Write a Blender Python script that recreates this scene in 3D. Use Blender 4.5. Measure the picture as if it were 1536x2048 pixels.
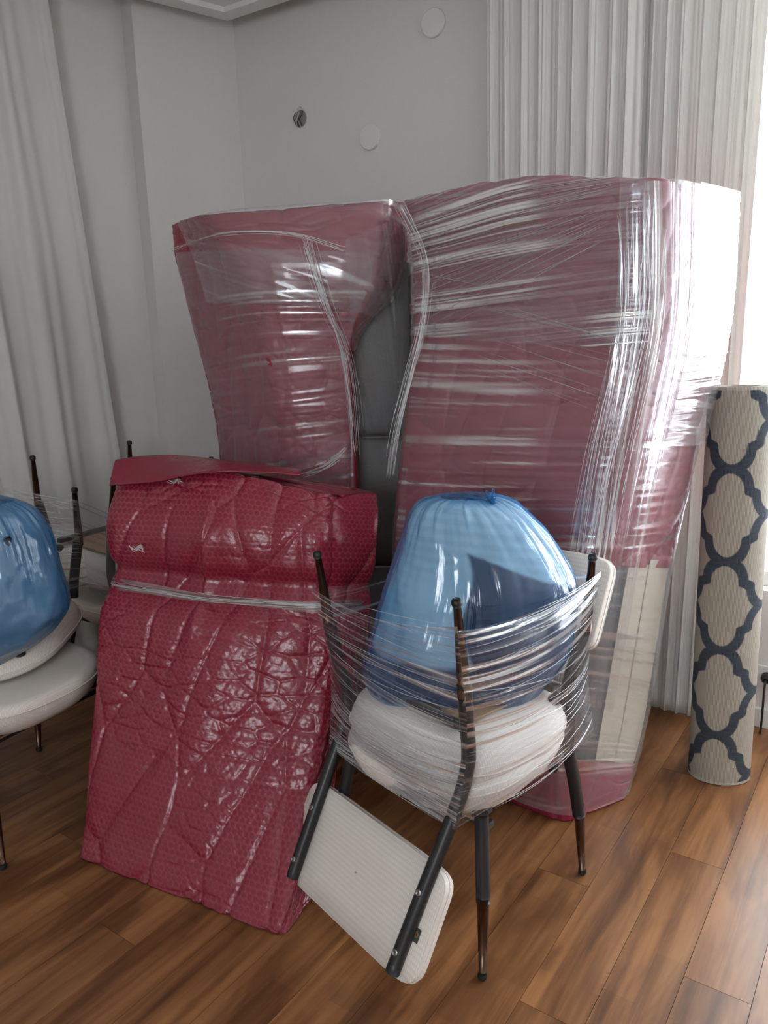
import bpy, bmesh, math, random
import numpy as np
from mathutils import Matrix, Vector, Quaternion

for o in list(bpy.data.objects): bpy.data.objects.remove(o)
sc = bpy.context.scene
COL = sc.collection
random.seed(7); RNG = np.random.default_rng(7)

# ------------------------------------------------------------------ camera
F_PX, CAM_H = 1538.0, 1.5
PITCH, ROLL = math.radians(12.5), math.radians(1.5)
FW = np.array([0, math.cos(PITCH), -math.sin(PITCH)])
_r0 = np.array([1.0, 0, 0]); _u0 = np.array([0, math.sin(PITCH), math.cos(PITCH)])
RT = math.cos(ROLL) * _r0 - math.sin(ROLL) * _u0
UP = math.cos(ROLL) * _u0 + math.sin(ROLL) * _r0
EYE = np.array([0, 0, CAM_H])
cam_d = bpy.data.cameras.new('camera'); cam = bpy.data.objects.new('camera', cam_d); COL.objects.link(cam)
cam_d.sensor_fit = 'HORIZONTAL'; cam_d.sensor_width = 36; cam_d.lens = 36 * F_PX / 1536
cam_d.clip_start = 0.02
cam.matrix_world = Matrix(((RT[0], UP[0], -FW[0], 0), (RT[1], UP[1], -FW[1], 0), (RT[2], UP[2], -FW[2], CAM_H), (0, 0, 0, 1)))
sc.camera = cam

# ------------------------------------------------------------------ world, daylight, exposure
SKY = 10.5
w = bpy.data.worlds.new('overcast_sky'); sc.world = w; w.use_nodes = True
bg = w.node_tree.nodes['Background']; bg.inputs[0].default_value = (0.88, 0.95, 1.0, 1); bg.inputs[1].default_value = SKY
sc.view_settings.view_transform = 'Standard'; sc.view_settings.look = 'None'
sc.view_settings.gamma = 1; sc.view_settings.use_curve_mapping = False
sc.view_settings.exposure = 0.50
try:
    sc.cycles.use_denoising = True
    sc.cycles.transparent_max_bounces = 20
    sc.cycles.max_bounces = 6; sc.cycles.diffuse_bounces = 4; sc.cycles.glossy_bounces = 2
    sc.cycles.use_adaptive_sampling = True; sc.cycles.adaptive_threshold = .12; sc.cycles.adaptive_min_samples = 16
    sc.cycles.sample_clamp_indirect = 6
    sc.cycles.caustics_reflective = False; sc.cycles.caustics_refractive = False
except Exception:
    pass

# room layout (metres, camera stands at the origin looking along +y)
C0 = np.array([-0.66, 4.10])                       # far corner of the room
E1 = np.array([0.839, -0.545]); E1 /= np.linalg.norm(E1)    # along the back wall, towards the window
E2 = np.array([-0.787, -0.617]); E2 /= np.linalg.norm(E2)   # along the left wall
NB = np.array([E1[1], -E1[0]])                      # back wall normal into the room
NL = np.array([-E2[1], E2[0]])                      # left wall normal into the room
if NB @ -C0 < 0: NB = -NB
if NL @ -C0 < 0: NL = -NL
BACK_LEN, LEFT_LEN, CEIL = 4.7, 2.9, 3.12
W1 = (2.30, 4.45, 0.55, 2.70)                       # window in back wall: t0, t1, z0, z1
PB = C0 + E1 * BACK_LEN
PL = C0 + E2 * LEFT_LEN
PR = PB + NB * 5.4
PRL = np.array([-3.3, -1.6])

def portal(name, a, b, z0, z1, inward):
    d = bpy.data.lights.new(name, 'AREA'); d.shape = 'RECTANGLE'
    ab = np.array(b) - np.array(a); L = float(np.linalg.norm(ab))
    d.size = L; d.size_y = z1 - z0; d.cycles.is_portal = True
    o = bpy.data.objects.new(name, d); COL.objects.link(o)
    c = (np.array(a) + np.array(b)) / 2
    zax = Vector((-inward[0], -inward[1], 0)); xax = Vector((ab[0], ab[1], 0)).normalized(); yax = zax.cross(xax)
    m = Matrix((xax, yax, zax)).transposed().to_4x4(); m.translation = (c[0], c[1], (z0 + z1) / 2)
    o.matrix_world = m
    return o
portal('window_daylight', C0 + E1 * W1[0] - NB * .12, C0 + E1 * W1[1] - NB * .12, W1[2], W1[3], NB)
REAR_D = (PRL - PR) / np.linalg.norm(PRL - PR); NR = np.array([-REAR_D[1], REAR_D[0]])
if NR @ (C0 - PR) < 0: NR = -NR
W2 = (1.05, 2.4, 1.05, 2.3)                         # window in the wall behind the camera
portal('rear_window_daylight', PR + REAR_D * W2[0] - NR * .12, PR + REAR_D * W2[1] - NR * .12, W2[2], W2[3], NR)

# ------------------------------------------------------------------ pixel -> point helpers (photo frame 1536 x 2048)
def ray(x, y): return FW + RT * (x - 768) / F_PX - UP * (y - 1024) / F_PX
def Pz(x, y, z): d = ray(x, y); return EYE + d * ((z - CAM_H) / d[2])
def Py(x, y, Y): d = ray(x, y); return EYE + d * (Y / d[1])
def Pw(x, y, p0, n):
    d = ray(x, y); n3 = np.array([n[0], n[1], 0]); p3 = np.array([p0[0], p0[1], 0])
    return EYE + d * (((p3 - EYE) @ n3) / (d @ n3))

# ------------------------------------------------------------------ noise (numpy)
def vnoise(x, y, seed=0):
    xi = np.floor(x).astype(np.int64); yi = np.floor(y).astype(np.int64)
    fx = x - xi; fy = y - yi
    fx = fx * fx * (3 - 2 * fx); fy = fy * fy * (3 - 2 * fy)
    def h(a, b):
        n = (a * 374761393 + b * 668265263 + seed * 974711) & 0xFFFFFFFF
        n = ((n ^ (n >> 13)) * 1274126177) & 0xFFFFFFFF
        return ((n ^ (n >> 16)) & 0xFFFF) / 65535.0
    a = h(xi, yi) * (1 - fx) + h(xi + 1, yi) * fx
    b = h(xi, yi + 1) * (1 - fx) + h(xi + 1, yi + 1) * fx
    return a * (1 - fy) + b * fy
def fbm(x, y, seed=0, oct=4):
    s = 0; a = 0.5
    for i in range(oct):
        s = s + a * vnoise(x * 2 ** i + 17.3 * i, y * 2 ** i - 9.1 * i, seed + i); a *= 0.5
    return s
def ridge(x, y, seed=0, oct=3):
    s = 0; a = 0.6
    for i in range(oct):
        n = vnoise(x * 2 ** i + 3.7 * i, y * 2 ** i + 5.1 * i, seed + 11 * i)
        s = s + a * (1 - np.abs(2 * n - 1)) ** 2; a *= 0.5
    return s
def vor(x, y, seed=0):
    """distance to the nearest cell border (F2 - F1) of a jittered grid"""
    xi = np.floor(x).astype(np.int64); yi = np.floor(y).astype(np.int64); f1 = np.full(x.shape, 9.); f2 = np.full(x.shape, 9.)
    def h(a, b, k):
        n = (a * 374761393 + b * 668265263 + (seed + k) * 974711) & 0xFFFFFFFF
        n = ((n ^ (n >> 13)) * 1274126177) & 0xFFFFFFFF
        return ((n ^ (n >> 16)) & 0xFFFF) / 65535.0
    for dx in (-1, 0, 1):
        for dy in (-1, 0, 1):
            a = xi + dx; b = yi + dy
            d = np.hypot(a + h(a, b, 1) - x, b + h(a, b, 2) - y)
            f2 = np.where(d < f1, f1, np.minimum(f2, d)); f1 = np.minimum(f1, d)
    return f2 - f1
def smooth(a, b, x):
    t = np.clip((x - a) / (b - a), 0, 1); return t * t * (3 - 2 * t)

# ------------------------------------------------------------------ mesh helpers
def link(o, parent=None):
    COL.objects.link(o)
    if parent is not None: o.parent = parent
    return o
def tag(o, label=None, cat=None, group=None, kind=None):
    if label: o['label'] = label
    if cat: o['category'] = cat
    if group: o['group'] = group
    if kind: o['kind'] = kind
    return o
def empty(name, loc=(0, 0, 0), label=None, cat=None, group=None, kind=None):
    o = bpy.data.objects.new(name, None); o.empty_display_size = .05
    o.location = loc; link(o); bpy.context.view_layer.update()
    return tag(o, label, cat, group, kind)
def raw_mesh(name, V, Fq, mat, parent=None, uv=None, col=None, smooth_=True, world=True):
    V = np.asarray(V, dtype=np.float32).reshape(-1, 3)
    if parent is not None and world:
        m = np.array(parent.matrix_world.inverted()); V = V @ m[:3, :3].T + m[:3, 3]
    me = bpy.data.meshes.new(name)
    if isinstance(Fq, np.ndarray):
        n = len(Fq); k = Fq.shape[1]
        me.vertices.add(len(V)); me.vertices.foreach_set('co', V.astype(np.float32).ravel())
        me.loops.add(n * k); me.loops.foreach_set('vertex_index', Fq.astype(np.int32).ravel())
        me.polygons.add(n); me.polygons.foreach_set('loop_start', np.arange(0, n * k, k, dtype=np.int32))
        me.polygons.foreach_set('loop_total', np.full(n, k, dtype=np.int32))
        me.update(calc_edges=True)
    else:
        me.from_pydata([tuple(v) for v in V], [], [tuple(f) for f in Fq]); me.update()
    if uv is not None:
        l = me.uv_layers.new(name='UVMap'); idx = np.empty(len(me.loops), dtype=np.int32); me.loops.foreach_get('vertex_index', idx)
        l.data.foreach_set('uv', np.asarray(uv, dtype=np.float32).reshape(-1, 2)[idx].ravel())
    if col is not None:
        a = me.attributes.new('tint', 'FLOAT_COLOR', 'POINT')
        c = np.ones((len(V), 4), dtype=np.float32); c[:, :3] = np.asarray(col, dtype=np.float32).reshape(-1, 3)
        a.data.foreach_set('color', c.ravel())
    if smooth_: me.polygons.foreach_set('use_smooth', np.ones(len(me.polygons), dtype=bool))
    me.validate()
    if mat: me.materials.append(mat)
    return link(bpy.data.objects.new(name, me), parent)
def grid_faces(nv, nu, closed=False):
    a = np.arange(nv * nu).reshape(nv, nu)
    if closed: a = np.concatenate([a, a[:, :1]], 1)
    return np.stack([a[:-1, :-1], a[:-1, 1:], a[1:, 1:], a[1:, :-1]], -1).reshape(-1, 4)
def grid(name, P, mat, parent=None, closed=False, uv=None, col=None, world=True, flip=False):
    nv, nu = P.shape[:2]; f = grid_faces(nv, nu, closed)
    if flip: f = f[:, ::-1].copy()
    return raw_mesh(name, P.reshape(-1, 3), f, mat, parent, uv, col, world=world)
def gnormals(P, closed=False):
    if closed: du = np.roll(P, -1, 1) - np.roll(P, 1, 1)
    else: du = np.gradient(P, axis=1)
    dv = np.gradient(P, axis=0)
    n = np.cross(du, dv); return n / (np.linalg.norm(n, axis=-1, keepdims=True) + 1e-9)
class MB:
    def __init__(s): s.v = []; s.f = []
    def add(s, V, F):
        b = len(s.v); s.v += [tuple(map(float, v)) for v in V]; s.f += [tuple(i + b for i in f) for f in F]; return s
    def box(s, c, d, R=None):
        c = np.array(c, float); d = np.array(d, float) / 2
        V = np.array([[x, y, z] for x in (-1, 1) for y in (-1, 1) for z in (-1, 1)]) * d
        if R is not None: V = V @ np.array(R).T
        return s.add(V + c, [(0, 1, 3, 2), (4, 6, 7, 5), (0, 4, 5, 1), (2, 3, 7, 6), (0, 2, 6, 4), (1, 5, 7, 3)])
    def prism(s, poly, z0, z1):
        n = len(poly); V = [(x, y, z0) for x, y in poly] + [(x, y, z1) for x, y in poly]
        F = [tuple(range(n))[::-1], tuple(range(n, 2 * n))] + [(i, (i + 1) % n, (i + 1) % n + n, i + n) for i in range(n)]
        return s.add(V, F)
    def tube(s, pts, rad, n=10, cap=True):
        pts = np.array(pts, float); m = len(pts); rad = np.full(m, rad) if np.isscalar(rad) else np.array(rad)
        T = np.gradient(pts, axis=0); T /= np.linalg.norm(T, axis=1, keepdims=True) + 1e-12
        ref = np.array([0, 0, 1.]) if abs(T[0][2]) < .9 else np.array([1., 0, 0])
        a = np.cross(T[0], ref); a /= np.linalg.norm(a); rings = []
        for i in range(m):
            a = a - T[i] * (a @ T[i]); a /= np.linalg.norm(a); b = np.cross(T[i], a)
            an = np.arange(n) * 2 * math.pi / n
            rings.append(pts[i] + rad[i] * (np.cos(an)[:, None] * a + np.sin(an)[:, None] * b))
        V = np.concatenate(rings); F = [tuple(map(int, f)) for f in grid_faces(m, n, True)]
        if n * m and True:
            a_ = np.arange(m * n).reshape(m, n); a_ = np.concatenate([a_, a_[:, :1]], 1)
            F = [tuple(int(q) for q in f) for f in np.stack([a_[:-1, :-1], a_[:-1, 1:], a_[1:, 1:], a_[1:, :-1]], -1).reshape(-1, 4)]
        if cap: F += [tuple(range(n)), tuple(range((m - 1) * n, m * n))[::-1]]
        return s.add(V, F)
    def disc(s, c, axis, r, h, n=20, bev=.25):
        c = np.array(c, float); ax = np.array(axis, float); ax /= np.linalg.norm(ax)
        return s.tube([c, c + ax * h * (1 - bev), c + ax * h], [r, r, r * (1 - bev * .6)], n)
    def build(s, name, mat, parent=None, smooth_=False, world=True, bevel=0):
        o = raw_mesh(name, s.v, s.f, mat, parent, smooth_=smooth_, world=world)
        if bevel:
            m = o.modifiers.new('bevel', 'BEVEL'); m.width = bevel; m.segments = 2; m.limit_method = 'ANGLE'
        return o
def spline(pts, n):
    pts = np.array(pts, float); m = len(pts)
    t = np.linspace(0, m - 1, n); i = np.clip(np.floor(t).astype(int), 0, m - 2); f = (t - i)[:, None]
    p0 = pts[np.clip(i - 1, 0, m - 1)]; p1 = pts[i]; p2 = pts[i + 1]; p3 = pts[np.clip(i + 2, 0, m - 1)]
    return .5 * (2 * p1 + (p2 - p0) * f + (2 * p0 - 5 * p1 + 4 * p2 - p3) * f ** 2 + (3 * p1 - p0 - 3 * p2 + p3) * f ** 3)
def eval_cols(cols, u, v, round_=.22):
    """cols: ncol x nlev x 3 control net, closed in u. u in [0,ncol), v in [0,nlev-1]. Corners rounded."""
    cols = np.array(cols, float); nc, nl = cols.shape[:2]
    fine = np.stack([spline(cols[c], 16 * (nl - 1) + 1) for c in range(nc)])
    vv = np.linspace(0, nl - 1, 16 * (nl - 1) + 1)
    rows = np.stack([np.stack([np.interp(v, vv, fine[c][:, k]) for k in range(3)], -1) for c in range(nc)])   # nc x nv x 3
    def lin(uu):
        i = np.floor(uu).astype(int); f = (uu - i)[None, :, None]
        A = rows[i % nc].transpose(1, 0, 2); B = rows[(i + 1) % nc].transpose(1, 0, 2)
        return A * (1 - f) + B * f
    ks = np.linspace(-round_, round_, 7); wt = np.array([1, 2, 3, 3.4, 3, 2, 1.]); wt /= wt.sum()
    return sum(wk * lin(u + k) for wk, k in zip(wt, ks))

# ------------------------------------------------------------------ materials
def nmat(name):
    m = bpy.data.materials.new(name); m.use_nodes = True; nt = m.node_tree; nt.nodes.clear()
    out = nt.nodes.new('ShaderNodeOutputMaterial')
    def N(t, **k):
        n = nt.nodes.new(t)
        for a, b in k.items():
            if a.startswith('i_'):
                key = a[2:]; key = int(key) if key.isdigit() else key.replace('_', ' ')
                n.inputs[key].default_value = b
            else: setattr(n, a, b)
        return n
    L = nt.links.new
    return m, nt, N, L, out
def ramp(N, stops):
    r = N('ShaderNodeValToRGB'); e = r.color_ramp.elements
    while len(e) < len(stops): e.new(.5)
    for k, (p, c) in enumerate(stops):
        e[k].position = p; e[k].color = c if len(c) == 4 else (*c, 1)
    return r
def simple(name, col, rough=.5, metal=0, noise=0, bump=0, bscale=60, spec=.5, coat=0):
    m, nt, N, L, out = nmat(name)
    b = N('ShaderNodeBsdfPrincipled'); L(b.outputs[0], out.inputs[0])
    b.inputs['Base Color'].default_value = (*col, 1); b.inputs['Roughness'].default_value = rough; b.inputs['Metallic'].default_value = metal
    b.inputs['Specular IOR Level'].default_value = spec; b.inputs['Coat Weight'].default_value = coat
    if noise or bump:
        tc = N('ShaderNodeTexCoord'); nz = N('ShaderNodeTexNoise', i_Scale=bscale, i_Detail=4.0); L(tc.outputs['Object'], nz.inputs['Vector'])
        if noise:
            r = ramp(N, [(.3, tuple(c * (1 - noise) for c in col)), (.7, tuple(min(1, c * (1 + noise)) for c in col))])
            L(nz.outputs['Fac'], r.inputs[0]); L(r.outputs[0], b.inputs['Base Color'])
        if bump:
            bp = N('ShaderNodeBump', i_Strength=bump, i_Distance=.002); L(nz.outputs['Fac'], bp.inputs['Height']); L(bp.outputs[0], b.inputs['Normal'])
    return m
M = {}
M['plaster'] = simple('wall_plaster', (.70, .68, .655), .75, noise=.02, bump=.12, bscale=160)
M['ceiling'] = simple('ceiling_paint', (.78, .77, .75), .8)
M['white_paint'] = simple('white_gloss_paint', (.74, .74, .72), .35)
M['black_steel'] = simple('black_powder_coated_steel', (.012, .012, .014), .38, noise=.2, bscale=300)
M['bronze'] = simple('dark_bronze_metal', (.095, .052, .034), .22, metal=.85)
M['zinc'] = simple('zinc_bolt', (.6, .62, .62), .35, metal=.8)
M['rubber'] = simple('black_rubber', (.01, .01, .01), .45)
M['grey_fabric'] = simple('grey_upholstery', (.10, .105, .11), .9, noise=.35, bump=.5, bscale=420)
M['cream_fabric'] = simple('cream_lining', (.50, .44, .345), .85, noise=.1, bump=.3, bscale=300)
M['grey_light'] = simple('grey_lining', (.21, .205, .20), .9, noise=.2, bump=.4, bscale=420)
M['plywood'] = simple('raw_plywood', (.34, .22, .13), .7, noise=.2, bscale=18)
M['tag'] = simple('dark_woven_tag', (.05, .055, .05), .7)
M['gold'] = simple('gold_thread', (.35, .2, .05), .5)
M['navy'] = simple('navy_cloth', (.012, .03, .10), .8, noise=.3, bscale=30)
M['pale_cloth'] = simple('pale_cloth', (.62, .72, .78), .8, noise=.18, bscale=14)
M['dark_hole'] = simple('dark_cavity', (.02, .018, .016), .9)
M['shade_disc'] = simple('outlet_shade_grey', (.26, .25, .24), .8)  # painted shade: grey of the dim inside of the open outlet
M['wire_dark'] = simple('dark_wire', (.03, .03, .03), .5)
M['wire_white'] = simple('pale_wire', (.5, .45, .4), .5)
M['straw'] = simple('yellow_straw', (.5, .36, .12), .7)

# curtain: thin woven white, slightly translucent
def m_curtain():
    m, nt, N, L, out = nmat('sheer_white_curtain')
    b = N('ShaderNodeBsdfPrincipled'); b.inputs['Base Color'].default_value = (.76, .75, .725, 1); b.inputs['Roughness'].default_value = .85
    b.inputs['Sheen Weight'].default_value = .15
    t = N('ShaderNodeBsdfTranslucent'); t.inputs[0].default_value = (.8, .79, .74, 1)
    tc = N('ShaderNodeTexCoord'); nz = N('ShaderNodeTexNoise', i_Scale=500.0, i_Detail=2.0); L(tc.outputs['Object'], nz.inputs['Vector'])
    bp = N('ShaderNodeBump', i_Strength=.15, i_Distance=.001); L(nz.outputs['Fac'], bp.inputs['Height']); L(bp.outputs[0], b.inputs['Normal'])
    x = N('ShaderNodeMixShader', i_0=.22); L(b.outputs[0], x.inputs[1]); L(t.outputs[0], x.inputs[2]); L(x.outputs[0], out.inputs[0])
    return m
M['curtain'] = m_curtain()

def m_wood():
    m, nt, N, L, out = nmat('laminate_wood')
    tc = N('ShaderNodeTexCoord'); oi = N('ShaderNodeObjectInfo')
    off = N('ShaderNodeCombineXYZ'); mul = N('ShaderNodeMath', operation='MULTIPLY', i_1=37.0); L(oi.outputs['Random'], mul.inputs[0]); L(mul.outputs[0], off.inputs[0]); L(mul.outputs[0], off.inputs[1])
    add = N('ShaderNodeVectorMath', operation='ADD'); L(tc.outputs['Object'], add.inputs[0]); L(off.outputs[0], add.inputs[1])
    mp = N('ShaderNodeMapping'); mp.inputs['Scale'].default_value = (1.2, 22, 1); L(add.outputs[0], mp.inputs[0])
    n1 = N('ShaderNodeTexNoise', i_Scale=1.0, i_Detail=6.0, i_Roughness=.62, i_Distortion=.35); L(mp.outputs[0], n1.inputs['Vector'])
    mp2 = N('ShaderNodeMapping'); mp2.inputs['Scale'].default_value = (2.2, 9, 1); L(add.outputs[0], mp2.inputs[0])
    n2 = N('ShaderNodeTexNoise', i_Scale=1.0, i_Detail=3.0, i_Roughness=.55, i_Distortion=.8); L(mp2.outputs[0], n2.inputs['Vector'])
    r1 = ramp(N, [(.28, (.10, .040, .016)), (.45, (.225, .095, .036)), (.60, (.30, .135, .053)), (.78, (.36, .175, .075))]); L(n1.outputs['Fac'], r1.inputs[0])
    r2 = ramp(N, [(.34, (.36, .30, .28)), (.56, (1, 1, 1))]); L(n2.outputs['Fac'], r2.inputs[0])
    mx = N('ShaderNodeMix', data_type='RGBA', blend_type='MULTIPLY'); mx.inputs[0].default_value = .75; L(r1.outputs[0], mx.inputs[6]); L(r2.outputs[0], mx.inputs[7])
    # three printed strips per board, each a slightly different tone
    sx = N('ShaderNodeSeparateXYZ'); L(tc.outputs['Object'], sx.inputs[0])
    st = N('ShaderNodeMath', operation='MULTIPLY', i_1=13.4); L(sx.outputs['Y'], st.inputs[0]); fl = N('ShaderNodeMath', operation='FLOOR'); L(st.outputs[0], fl.inputs[0])
    ln = N('ShaderNodeMath', operation='MULTIPLY', i_1=2.1); L(sx.outputs['X'], ln.inputs[0]); lf = N('ShaderNodeMath', operation='ADD'); L(ln.outputs[0], lf.inputs[0]); s3 = N('ShaderNodeMath', operation='MULTIPLY', i_1=.37); L(fl.outputs[0], s3.inputs[0]); L(s3.outputs[0], lf.inputs[1]); lfl = N('ShaderNodeMath', operation='FLOOR'); L(lf.outputs[0], lfl.inputs[0])
    cv = N('ShaderNodeCombineXYZ'); L(fl.outputs[0], cv.inputs[0]); L(lfl.outputs[0], cv.inputs[1]); L(mul.outputs[0], cv.inputs[2])
    wn = N('ShaderNodeTexWhiteNoise'); L(cv.outputs[0], wn.inputs['Vector'])
    hr = N('ShaderNodeMapRange', i_3=.86, i_4=1.10); L(wn.outputs['Value'], hr.inputs[0])
    hs = N('ShaderNodeHueSaturation'); L(hr.outputs[0], hs.inputs['Value']); L(mx.outputs[2], hs.inputs['Color'])
    b = N('ShaderNodeBsdfPrincipled'); L(hs.outputs[0], b.inputs['Base Color']); b.inputs['Roughness'].default_value = .36; b.inputs['Specular IOR Level'].default_value = .45
    bp = N('ShaderNodeBump', i_Strength=.12, i_Distance=.001); L(n1.outputs['Fac'], bp.inputs['Height']); L(bp.outputs[0], b.inputs['Normal'])
    L(b.outputs[0], out.inputs[0]); return m
M['wood'] = m_wood()

def m_wrap(name, rough=.24, base=(.205, .010, .030), spec=.5, coat=.2, bump=.35):
    m, nt, N, L, out = nmat(name)
    at = N('ShaderNodeAttribute', attribute_name='tint')
    b = N('ShaderNodeBsdfPrincipled'); b.inputs['Roughness'].default_value = rough; b.inputs['Specular IOR Level'].default_value = spec
    b.inputs['Coat Weight'].default_value = coat; b.inputs['Coat Roughness'].default_value = .12
    mx = N('ShaderNodeMix', data_type='RGBA'); L(at.outputs['Fac'], mx.inputs[0]); mx.inputs[6].default_value = (*base, 1); mx.inputs[7].default_value = (base[0] * 1.45, base[1] * 3.2 + .008, base[2] * 2.0, 1)
    tc = N('ShaderNodeTexCoord'); nz = N('ShaderNodeTexNoise', i_Scale=46.0, i_Detail=5.0, i_Roughness=.65); L(tc.outputs['UV'], nz.inputs['Vector'])
    bp = N('ShaderNodeBump', i_Strength=bump, i_Distance=.004); L(nz.outputs['Fac'], bp.inputs['Height']); L(bp.outputs[0], b.inputs['Normal']); L(bp.outputs[0], b.inputs['Coat Normal'])
    L(mx.outputs[2], b.inputs['Base Color']); L(b.outputs[0], out.inputs[0]); return m
M['wrap'] = m_wrap('maroon_bubble_wrap')
M['wrap_soft'] = m_wrap('maroon_bubble_wrap_crumpled', .38, (.25, .018, .042), .35, .06, .15)

def m_film(name, base=.06, streak=.6, rough=.12, refl=.35, tintc=(.94, .95, .97)):
    """clear stretch film: see-through and glossy, milky where it is drawn into folds (attribute tint)"""
    m, nt, N, L, out = nmat(name)
    at = N('ShaderNodeAttribute', attribute_name='tint')
    s2 = N('ShaderNodeMath', operation='MULTIPLY', i_1=streak); L(at.outputs['Fac'], s2.inputs[0])
    lw = N('ShaderNodeLayerWeight', i_Blend=.5); pw = N('ShaderNodeMath', operation='POWER', i_1=3.5); L(lw.outputs['Facing'], pw.inputs[0])
    f1 = N('ShaderNodeMath', operation='MULTIPLY_ADD', i_1=refl, i_2=.035); L(pw.outputs[0], f1.inputs[0])
    tr = N('ShaderNodeBsdfTransparent'); tr.inputs[0].default_value = (*tintc, 1)
    gl = N('ShaderNodeBsdfGlossy'); gl.inputs[0].default_value = (1, 1, 1, 1); gl.inputs['Roughness'].default_value = rough
    df = N('ShaderNodeBsdfDiffuse'); df.inputs[0].default_value = (.8, .81, .84, 1)
    tl = N('ShaderNodeBsdfTranslucent'); tl.inputs[0].default_value = (.8, .81, .84, 1)
    dm = N('ShaderNodeMixShader', i_0=.4); L(df.outputs[0], dm.inputs[1]); L(tl.outputs[0], dm.inputs[2])
    va = N('ShaderNodeMath', operation='MULTIPLY_ADD', i_1=.42, i_2=base, use_clamp=True); L(s2.outputs[0], va.inputs[0])
    x1 = N('ShaderNodeMixShader'); L(va.outputs[0], x1.inputs[0]); L(tr.outputs[0], x1.inputs[1]); L(dm.outputs[0], x1.inputs[2])
    fa = N('ShaderNodeMath', operation='MULTIPLY_ADD', i_1=.75, use_clamp=True); L(s2.outputs[0], fa.inputs[0]); L(f1.outputs[0], fa.inputs[2])
    x2 = N('ShaderNodeMixShader'); L(fa.outputs[0], x2.inputs[0]); L(x1.outputs[0], x2.inputs[1]); L(gl.outputs[0], x2.inputs[2])
    L(x2.outputs[0], out.inputs[0]); return m
M['film'] = m_film('clear_stretch_film', .16, .5, .12)
M['film_dense'] = m_film('stretch_film_in_many_layers', .06, .8, .15)
M['film_vert'] = m_film('stretch_film_drawn_upright', .03, .45, .14)
M['film_chair'] = m_film('stretch_film_round_chairs', .03, .8, .07)
def m_strand():
    m, nt, N, L, out = nmat('twisted_film_strand')
    tr = N('ShaderNodeBsdfTransparent'); tr.inputs[0].default_value = (.97, .98, 1, 1)
    b = N('ShaderNodeBsdfPrincipled'); b.inputs['Base Color'].default_value = (.95, .96, .97, 1); b.inputs['Metallic'].default_value = .4; b.inputs['Roughness'].default_value = .22; b.inputs['Specular IOR Level'].default_value = .8
    x = N('ShaderNodeMixShader', i_0=.5); L(tr.outputs[0], x.inputs[1]); L(b.outputs[0], x.inputs[2]); L(x.outputs[0], out.inputs[0]); return m
M['strand'] = m_strand()
def m_bag():
    m, nt, N, L, out = nmat('blue_plastic_bag')
    tc = N('ShaderNodeTexCoord'); mp = N('ShaderNodeMapping'); mp.inputs['Scale'].default_value = (60, 3, 1); L(tc.outputs['UV'], mp.inputs[0])
    n1 = N('ShaderNodeTexNoise', i_Scale=1.0, i_Detail=4.0); L(mp.outputs[0], n1.inputs['Vector'])
    bp = N('ShaderNodeBump', i_Strength=.5, i_Distance=.006); L(n1.outputs['Fac'], bp.inputs['Height'])
    tr = N('ShaderNodeBsdfTransparent'); tr.inputs[0].default_value = (.68, .87, .97, 1)
    b = N('ShaderNodeBsdfPrincipled'); b.inputs['Base Color'].default_value = (.018, .20, .52, 1); b.inputs['Roughness'].default_value = .22; b.inputs['Specular IOR Level'].default_value = .6
    L(bp.outputs[0], b.inputs['Normal'])
    tl = N('ShaderNodeBsdfTranslucent'); tl.inputs[0].default_value = (.06, .40, .80, 1)
    a = N('ShaderNodeMixShader', i_0=.4); L(b.outputs[0], a.inputs[1]); L(tl.outputs[0], a.inputs[2])
    lw = N('ShaderNodeLayerWeight', i_Blend=.35); mr = N('ShaderNodeMapRange', i_3=.20, i_4=.96); L(lw.outputs['Facing'], mr.inputs[0])
    x = N('ShaderNodeMixShader'); L(mr.outputs[0], x.inputs[0]); L(tr.outputs[0], x.inputs[1]); L(a.outputs[0], x.inputs[2])
    gl = N('ShaderNodeBsdfGlossy'); gl.inputs['Roughness'].default_value = .12; L(bp.outputs[0], gl.inputs['Normal'])
    l2 = N('ShaderNodeLayerWeight', i_Blend=.5); L(bp.outputs[0], l2.inputs['Normal']); pw = N('ShaderNodeMath', operation='POWER', i_1=3.0); L(l2.outputs['Facing'], pw.inputs[0])
    fr = N('ShaderNodeMath', operation='MULTIPLY_ADD', i_1=.45, i_2=.085); L(pw.outputs[0], fr.inputs[0])
    y = N('ShaderNodeMixShader'); L(fr.outputs[0], y.inputs[0]); L(x.outputs[0], y.inputs[1]); L(gl.outputs[0], y.inputs[2]); L(y.outputs[0], out.inputs[0]); return m
M['bag'] = m_bag()
def m_seatfab():
    m, nt, N, L, out = nmat('cream_seat_fabric')
    tc = N('ShaderNodeTexCoord')
    w1 = N('ShaderNodeTexWave', i_Scale=52.0, i_Distortion=0.0); w1.bands_direction = 'X'; L(tc.outputs['Object'], w1.inputs['Vector'])
    w2 = N('ShaderNodeTexWave', i_Scale=52.0, i_Distortion=0.0); w2.bands_direction = 'Y'; L(tc.outputs['Object'], w2.inputs['Vector'])
    a = N('ShaderNodeMath', operation='MULTIPLY'); L(w1.outputs['Fac'], a.inputs[0]); L(w2.outputs['Fac'], a.inputs[1])
    r = ramp(N, [(.0, (.67, .62, .57)), (.6, (.76, .71, .66))]); L(a.outputs[0], r.inputs[0])
    b = N('ShaderNodeBsdfPrincipled'); b.inputs['Roughness'].default_value = .85; L(r.outputs[0], b.inputs['Base Color'])
    bp = N('ShaderNodeBump', i_Strength=.18, i_Distance=.001); L(a.outputs[0], bp.inputs['Height']); L(bp.outputs[0], b.inputs['Normal']); L(b.outputs[0], out.inputs[0]); return m
M['seatfab'] = m_seatfab()
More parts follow.
